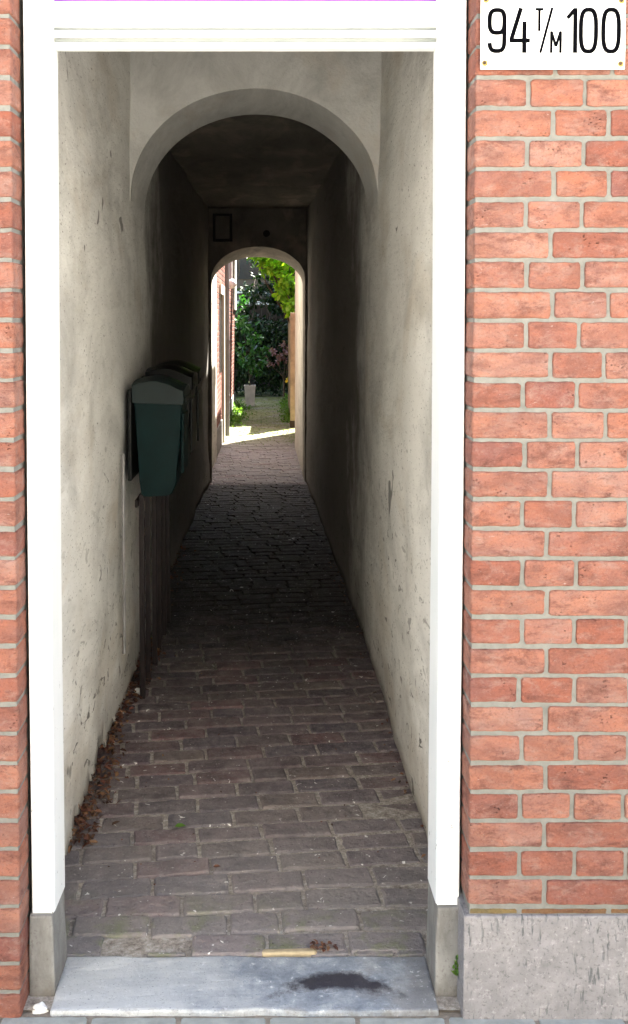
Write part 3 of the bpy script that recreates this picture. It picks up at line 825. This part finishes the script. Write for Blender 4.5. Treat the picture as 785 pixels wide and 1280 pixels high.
# weed by the right foot
def blades(bm, cx, cy, z, n, h, rg, spread=.03):
    for i in range(n):
        b = Vector((cx+rg.gauss(0, spread*.5), cy+rg.gauss(0, spread*.5), z)); d = Vector((rg.gauss(0, .5), rg.gauss(0, .5), 1)).normalized()
        leaf(bm, b, h*rg.uniform(.5, 1.2), h*rg.uniform(.12, .3), d, Vector((rg.uniform(-1, 1), -1, rg.uniform(-.3, .6))), .15)
def bluff(bm, c, r, n, size, rg, shape=(1, 1, 1)):
    for i in range(n):
        p = Vector(c) + rdir(rg).xyz*r*rg.random()**.4 * 1.0
        p = Vector(c) + Vector(((p.x-c[0])*shape[0], (p.y-c[1])*shape[1], (p.z-c[2])*shape[2]))
        leaf(bm, p, size*rg.uniform(.6, 1.3), size*rg.uniform(.4, .8), rdir(rg, -.1), rdir(rg, .7), rg.uniform(.05, .3))
bm = bmesh.new(); rg = random.Random(2); bluff(bm, (.437, 2.288, .072), .016, 46, .012, rg, (.6, .6, 1.5)); blades(bm, .437, 2.29, .045, 10, .03, rg, .006)
tag(obj('weed', bm, M['grass']), 'tiny green weed growing between the right foot stone and the plinth', 'weed')

# ------------------------------------------------------------ garden house on the left
gh = empty('brick_house', (-.8, 14.8, 0))
tag(gh, 'sunlit red brick house wall on the left of the garden path beyond the far arch', 'house')
bm = bmesh.new(); rg = random.Random(31); UY = Vector((0, 1, 0)); NX = Vector((1, 0, 0))
z = .30; k = 0
while z < 3.3:
    y = 11.52 + (.06 if k % 2 else 0)
    while y < 18.0:
        w = .22 if k % 2 else .11
        w = min(w, 18.0-y)
        if w > .03: add_brick(bm, Vector((-.585, y+w/2, z+.031)), UY, V, NX, w-.012, .050, .06, rg, step=.06)
        y += w
    z += .0625; k += 1
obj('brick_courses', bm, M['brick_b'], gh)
bm = bmesh.new(); add_box(bm, -4, -.5885, 11.51, 18.0, .28, 4.3); obj('wall', bm, M['mortar'], gh)
bm = bmesh.new(); add_box(bm, -4, -.575, 11.52, 18.01, -.1, .298, .008); obj('plinth', bm, M['foot'], gh)
bm = bmesh.new()
add_box(bm, -.584, -.550, 12.93, 13.10, 0, 1.98, .004); add_box(bm, -.584, -.556, 12.30, 12.93, 1.86, 1.98, .004)
obj('window_frame', bm, M['cream'], gh)
bm = bmesh.new(); add_box(bm, -.60, -.5835, 12.30, 12.925, .9, 1.858); obj('window_pane', bm, M['farglass'], gh)
bm = bmesh.new(); add_tube(bm, [(-.535, 13.4, .03), (-.535, 13.4, 2.2), (-.535, 13.4, 4.2)], .030, 12)
for zz in (.55, 1.28, 1.95): add_tube(bm, [(-.535, 13.4, zz), (-.535, 13.4, zz+.02)], .036, 12)
obj('downpipe', bm, M['zinc'], gh)
bm = bmesh.new(); add_box(bm, -.59, -.552, 17.1, 18.03, 1.72, 4.3, .004); obj('corner_board', bm, M['palewood'], gh)
bm = bmesh.new(); add_box(bm, -.59, -.54, 15.4, 15.5, 2.02, 4.3, .004); obj('corner_board', bm, M['palewood'], gh)
wlmp = empty('wall_lamp', (-.55, 13.9, 2.03)); tag(wlmp, 'small round white lamp on the garden house wall beside the downpipe', 'lamp')
bm = bmesh.new(); bmesh.ops.create_uvsphere(bm, u_segments=14, v_segments=10, radius=.062, matrix=Matrix.Translation((-.485, 13.9, 2.04)) @ Matrix.Diagonal((1, 1, 1.05, 1))); obj('lamp_globe', bm, M['lampw'], wlmp, True)
bm = bmesh.new(); add_box(bm, -.584, -.54, 13.86, 13.94, 2.0, 2.08, .005); obj('lamp_base', bm, M['zinc'], wlmp)

# fence on the right
fe = empty('garden_fence', (.4, 16, 0)); tag(fe, 'tan wooden fence on the right edge of the garden path', 'fence')
bm = bmesh.new(); add_box(bm, .322, .425, 14.70, 14.80, .09, 1.655, .004); obj('post', bm, M['fence'], fe)
bm = bmesh.new(); add_box(bm, .316, .431, 14.694, 14.806, -.05, .10, .004); obj('post_shoe', bm, M['darkwood'], fe)
bm = bmesh.new(); rg = random.Random(1); y = 14.81
while y < 17.2: add_box(bm, .350+rg.uniform(-.004, .004), .372, y, y+.115, .05, 1.62+rg.uniform(-.015, .01), .003); y += .122
for zz in (.35, 1.35): add_box(bm, .3725, .41, 14.81, 17.2, zz, zz+.07)
obj('board_panel', bm, M['fence'], fe)
bm = bmesh.new(); add_box(bm, .34, .43, 17.22, 17.31, -.05, 1.66, .004); obj('post', bm, M['fence'], fe)

# rendered wall past the far arch; unseen bulk added to shade the path
an = empty('shading_annex', (2, 12.4, 0)); tag(an, 'rendered wall right of the far arch, with an added unseen annex that shades the path', 'annex')
bm = bmesh.new()
v = [bm.verts.new(p) for zz in (-.1, 3.5) for p in ((.347, 10.15, zz), (.328, 12.45, zz), (3.2, 12.45, zz), (3.2, 10.15, zz))]
for f in ((0, 1, 2, 3), (4, 5, 6, 7), (0, 1, 5, 4), (1, 2, 6, 5), (2, 3, 7, 6), (3, 0, 4, 7)): bm.faces.new([v[i] for i in f])
obj('wall', bm, M['white_old'], an)
bm = bmesh.new(); add_box(bm, .50, 3.2, 12.46, 14.25, -.1, 3.2); obj('sun_block', bm, M['brick_b'], an)  # unseen block and roof added to trim the sun patch on the path
bm = bmesh.new(); add_box(bm, .46, 3.3, 12.46, 14.27, 3.205, 3.28, .01); obj('roof', bm, M['darkwood'], an)
nh = empty('shade_house', (2.5, 21, 0)); tag(nh, 'added unseen house right of the garden, put there to shade the path', 'house')  # out of view, added to cast shade over the garden
bm = bmesh.new(); add_box(bm, 1.0, 5, 20.2, 27, -.1, 5.4); add_box(bm, 1.004, 4.9, 17.4, 20.195, -.1, 3.9); obj('wall', bm, M['farwall'], nh)
bm = bmesh.new(); add_loft(bm, [[(.9, y, 5.4), (5.1, y, 5.4), (3, y, 7.0)] for y in (20.1, 27.2)]); obj('roof', bm, M['darkwood'], nh)
# planter
pt = empty('planter', (-.326, 18.45, 0)); tag(pt, 'tall whitish square planter at the left of the garden path', 'planter')
bm = bmesh.new()
def sq(h, z): return [(-.326-h, 18.45-h, z), (-.326+h, 18.45-h, z), (-.326+h, 18.45+h, z), (-.326-h, 18.45+h, z)]
add_loft(bm, [sq(.078, .0), sq(.098, .345), sq(.103, .347), sq(.103, .375), sq(.088, .375), sq(.086, .34)], caps=True)
obj('pot', bm, M['pot'], pt)
bm = bmesh.new(); add_box(bm, -.405, -.247, 18.371, 18.529, .341, .352); obj('soil', bm, M['soil'], pt)

# ------------------------------------------------------------ plants
def limb(bm, a, b, r0, r1, rg, k=6, wob=.05):
    a, b = Vector(a), Vector(b); L = (b-a).length
    pts = [a.lerp(b, i/k)+Vector((rg.uniform(-1, 1), rg.uniform(-1, 1), rg.uniform(-.4, .4)))*wob*L*(0 if i in (0, k) else 1) for i in range(k+1)]
    add_tube(bm, [tuple(p) for p in pts], [r0+(r1-r0)*i/k for i in range(k+1)], 7); return pts
def plant(name, label, cat, base, clumps, leafm, size, per, seed, trunk=.04, group=None, hang=-.1, facing=.7):
    """clumps: (centre, radii) ; every clump gets a limb, twigs and leaves through its volume"""
    rg = random.Random(seed); r = empty(name, base); tag(r, label, cat, group)
    tb = bmesh.new(); lb = bmesh.new()
    zs = sorted(c[0][2] for c in clumps); fork = Vector(base)+Vector((0, 0, (zs[0]-base[2])*.55 if zs[0] > base[2]+.1 else .05))
    limb(tb, base, fork, trunk, trunk*.8, rg, 5, .03)
    for (c, rad) in clumps:
        limb(tb, fork, c, trunk*.38, trunk*.12, rg, 6, .05)
        vol = rad[0]*rad[1]*rad[2]
        n = max(12, int(per*vol**(2/3)))
        nt = max(3, n//14)
        tips = []
        for i in range(nt):
            d = rdir(rg); d = Vector((d.x*rad[0], d.y*rad[1], d.z*rad[2]))*rg.uniform(.55, 1.0)
            tip = Vector(c)+d; tips.append(tip)
            if i % 2 == 0: add_tube(tb, [tuple(Vector(c)+d*.1), tuple(Vector(c)+d*.55+Vector((0, 0, .02))), tuple(tip)], [trunk*.14, trunk*.1, trunk*.05], 4)
        for i in range(n):
            tip = tips[rg.randrange(nt)]
            p = tip + Vector((rg.gauss(0, 1), rg.gauss(0, 1), rg.gauss(0, .7)))*min(rad)*.22
            leaf(lb, p, size*rg.uniform(.6, 1.25), size*rg.uniform(.42, .7), rdir(rg, hang), (rdir(rg)+Vector((0, 0, facing*1.6))).normalized(), rg.uniform(.05, .22))
    obj('trunk', tb, M['bark'], r); obj('crown', lb, M[leafm], r)
    return r
# overhanging bright tree, trunk behind the fence
cl = []
for (x, y, z, a) in ((.15, 15.0, 2.42, .26), (.42, 15.1, 2.20, .26), (-.05, 15.2, 2.62, .26), (-.24, 15.1, 2.70, .17), (.34, 15.0, 1.95, .20), (.50, 14.9, 1.78, .17), (.14, 15.2, 2.16, .16), (-.10, 15.0, 2.33, .13), (.30, 15.2, 2.66, .3), (.75, 15.2, 2.5, .38),
                     (.2, 15.6, 3.0, .4), (.9, 15.6, 3.1, .5), (-.18, 15.5, 3.0, .3), (.36, 14.95, 1.68, .10), (.30, 14.8, 2.35, .2), (.12, 14.9, 2.3, .16), (.38, 14.8, 2.05, .18), (.44, 14.8, 1.84, .15), (.24, 14.9, 2.05, .13), (.02, 15.1, 2.46, .15), (.22, 14.7, 2.45, .2), (.36, 14.7, 2.2, .18), (.05, 14.8, 2.62, .16), (.40, 14.6, 1.98, .15), (.43, 14.6, 1.80, .13), (.26, 14.7, 1.95, .12), (.30, 14.6, 1.78, .09)): cl.append(((x*1.11, y*1.11, 1.55+(z-1.55)*1.11), (a*1.11, a*1.1, a*.9)))
plant('broadleaf_tree', 'bright green sunlit tree whose leaves hang over the garden path at the upper right', 'tree', (.70, 16.75, 0), cl, 'leaf_bright', .12, 2600, 41, .07, hang=-.35, facing=.5)
# pale leafy shrub growing out of the planter
cl = [((-.42, 18.3, 1.62), (.16, .2, .24)), ((-.30, 18.3, 1.25), (.24, .22, .22)), ((-.14, 18.3, 1.0), (.18, .2, .18)), ((-.40, 18.3, .95), (.18, .22, .24)), ((-.20, 18.25, .74), (.20, .2, .14)), ((-.46, 18.2, 1.88), (.10, .12, .12)), ((-.28, 18.4, .62), (.15, .12, .08)), ((-.04, 18.4, .86), (.10, .12, .12))]
plant('leafy_shrub', 'mid-green large-leaved shrub rising from the whitish planter against the house', 'shrub', (-.326, 18.45, .34), cl, 'leaf_mid', .115, 1500, 42, .014, facing=.9)
cl = [((.16, 19.2, .92), (.18, .2, .11)), ((.32, 19.1, 1.02), (.16, .2, .12)), ((.02, 19.2, .78), (.12, .16, .08)), ((.30, 19.2, .80), (.16, .2, .10)), ((.48, 19.1, .95), (.2, .2, .18))]
plant('purple_shrub', 'dull purple-leaved shrub in front of the dark garden hedge', 'shrub', (.30, 19.3, 0), cl, 'leaf_purple', .075, 2400, 43, .02)
# dark background
BG = 'dark trees closing the garden'
def bgtree(base, h, w, seed, label, lm='leaf_dark', size=.13, per=520):
    rg = random.Random(seed); cl = []
    for i in range(13):
        z = h*(.12+.88*rg.random()); k = 1-.45*(z/h)
        a = w*rg.uniform(.32, .5)
        cl.append(((base[0]+rg.uniform(-w, w)*k*.75, base[1]+rg.uniform(-w, w)*k*.5, z), (a, a, a*.8)))
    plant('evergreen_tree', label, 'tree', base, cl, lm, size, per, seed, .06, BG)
bgtree((-.75, 21.5, 0), 3.6, .85, 51, 'dark tree at the back left of the garden, rising above the potted shrub')
bgtree((.15, 22.6, 0), 2.4, .9, 52, 'low dark bushy tree in the centre back of the garden')
bgtree((1.2, 21.6, 0), 3.4, 1.0, 53, 'dark tree at the back right of the garden behind the purple shrub')
bgtree((.2, 25.0, 0), 4.2, 1.3, 54, 'tall dark tree farthest back in the garden behind the others', per=420)
# low dark ground hedge along back
bm = bmesh.new(); rg = random.Random(60)
for i in range(6000):
    p = Vector((rg.uniform(-1.5, 1.0), rg.uniform(20.7, 21.6), rg.random()**.8*1.5+.02))
    leaf(bm, p, rg.uniform(.06, .13), rg.uniform(.035, .07), rdir(rg), rdir(rg, .7))
tag(obj('hedge', bm, M['leaf_dark']), 'dark hedge of dense leaves across the end of the garden path', 'hedge')
bm = bmesh.new()
x = -2.2
while x < 2.6: add_box(bm, x, x+.14, 23.6, 23.63, 0, 1.9+.02*math.sin(x*7)); x += .147
for zz in (.4, 1.5): add_box(bm, -2.2, 2.6, 23.632, 23.67, zz, zz+.08)
tag(obj('board_fence', bm, M['darkwood']), 'dark board fence behind the garden hedge', 'fence')
# flower
fl = empty('yellow_flower', (.37, 17.6, 0)); tag(fl, 'small yellow flower leaning out from the fence', 'flower')
bm = bmesh.new(); add_tube(bm, [(.37, 17.6, 0), (.35, 17.6, .3), (.345, 17.58, .50)], .006, 6); rg = random.Random(9); bluff(bm, (.35, 17.6, .22), .10, 26, .06, rg)
obj('stem', bm, M['grass'], fl)
bm = bmesh.new(); bluff(bm, (.335, 17.56, .52), .04, 26, .05, rg); obj('petals', bm, M['yellow'], fl)
# weeds and grass along the path edges
bm = bmesh.new(); rg = random.Random(14)
for i in range(1500):
    s = -1 if rg.random() < .58 else 1
    if s < 0: y = rg.uniform(14.9, 18.2); x = -.57+abs(rg.gauss(0, .09)); h = rg.uniform(.03, .2)*max(.2, 1-(x+.57)/.3)
    else: y = rg.uniform(15.3, 19.5); x = .36-abs(rg.gauss(0, .07)); h = rg.uniform(.03, .16)*max(.2, 1-(.36-x)/.25)
    p = Vector((x, y, h*rg.random()))
    leaf(bm, p, rg.uniform(.025, .07), rg.uniform(.012, .03), rdir(rg, .5), rdir(rg, .6))
for i in range(1200):
    y = rg.uniform(12.6, 20.4); x = rg.uniform(-.57, .4)
    if abs(x+.05) < .25 and rg.random() < .75: continue
    leaf(bm, Vector((x, y, 0)), rg.uniform(.012, .035), rg.uniform(.004, .01), rdir(rg, 1.2), rdir(rg, .3))
tag(obj('path_weeds', bm, M['grass']), 'green weeds and grass tufts along the edges of the garden path', 'weeds', kind='stuff')

# far house
fh = empty('far_house', (.5, 29, 0)); tag(fh, 'dim brown house behind the trees with a white gutter line', 'house')
bm = bmesh.new(); add_box(bm, -4.5, 5.5, 29, 34, -.1, 5.2); obj('wall', bm, M['farwall'], fh)
bm = bmesh.new(); add_box(bm, -4.5, 5.5, 28.8, 28.95, 1.98, 2.09, .01); add_box(bm, -4.5, 5.5, 28.95, 28.998, 2.3, 2.36); obj('gutter', bm, M['enamel'], fh)
for x in (-.9, .5):
    bm = bmesh.new(); add_box(bm, x, x+.9, 28.97, 28.998, 2.7, 3.6); obj('window', bm, M['farglass'], fh)
bm = bmesh.new(); add_loft(bm, [[(x, 28.7, 5.2), (x, 34.2, 5.2), (x, 31.5, 7.4)] for x in (-4.7, 5.7)]); obj('roof', bm, M['darkwood'], fh)

# ------------------------------------------------------------ pale house added behind the camera to bounce sunlight into the passage
oh = empty('bounce_house', (0, -6, 0)); tag(oh, 'added pale house across the street, unseen, bouncing sunlight into the passage', 'house')
bm = bmesh.new(); add_box(bm, -9, 9, -12, -6, -.1, 7.5); obj('wall', bm, M['pale_render'], oh)
bm = bmesh.new(); add_box(bm, -1.2, 1.2, -6.0, -5.95, -.1, 7)  # dark strip added to keep bounce light out of the deep passage
for k in range(3): add_box(bm, -1.2+k*1.16, -1.12+k*1.16, -5.949, -5.91, 0, 6.9)
obj('bounce_cut', bm, M['darkwood'], oh)
for x in (-7.5, -3.5, 2.5, 6):
    for z in (1.0, 4.6):
        bm = bmesh.new(); add_box(bm, x, x+1.1, -6.0, -5.96, z, z+1.7); obj('window', bm, M['farglass'], oh)

# ------------------------------------------------------------ light
SUN_AZ, SUN_EL = 35, 57          # azimuth measured from +Y towards +X
w = bpy.data.worlds.new('World'); sc.world = w; w.use_nodes = True
nt = w.node_tree; bg = nt.nodes['Background']; sky = nt.nodes.new('ShaderNodeTexSky')
sky.sky_type = 'NISHITA'; sky.sun_disc = False; sky.sun_elevation = R(SUN_EL); sky.sun_rotation = R(SUN_AZ)
sky.air_density = 1; sky.dust_density = 3; sky.ozone_density = 1
nt.links.new(sky.outputs[0], bg.inputs[0]); bg.inputs[1].default_value = .06
sl = bpy.data.lights.new('sun', 'SUN'); sl.energy = 5.0; sl.angle = R(.53); sl.color = (1, .95, .86)
so = bpy.data.objects.new('sun', sl); C.objects.link(so)
d = Vector((math.sin(R(SUN_AZ))*math.cos(R(SUN_EL)), math.cos(R(SUN_AZ))*math.cos(R(SUN_EL)), math.sin(R(SUN_EL))))
so.rotation_euler = d.to_track_quat('Z', 'Y').to_euler(); so.location = (5, 15, 12)

# ------------------------------------------------------------ camera
cam = bpy.data.cameras.new('camera'); co = bpy.data.objects.new('camera', cam); C.objects.link(co)
cam.sensor_fit = 'VERTICAL'; cam.sensor_height = 24; cam.lens = 24
cam.shift_x = 57.5/1280; cam.shift_y = -185/1280
co.location = (0, 0, 1.55); co.rotation_euler = (R(90-2.46), 0, 0)
cam.clip_start = .05; cam.clip_end = 400
sc.camera = co
vs_ = sc.view_settings; vs_.view_transform = 'Standard'; vs_.look = 'None'; vs_.gamma = 1; vs_.use_curve_mapping = False
vs_.exposure = 3.55
sc.cycles.max_bounces = 8; sc.cycles.diffuse_bounces = 5; sc.cycles.use_denoising = True
sc.cycles.sample_clamp_indirect = 8
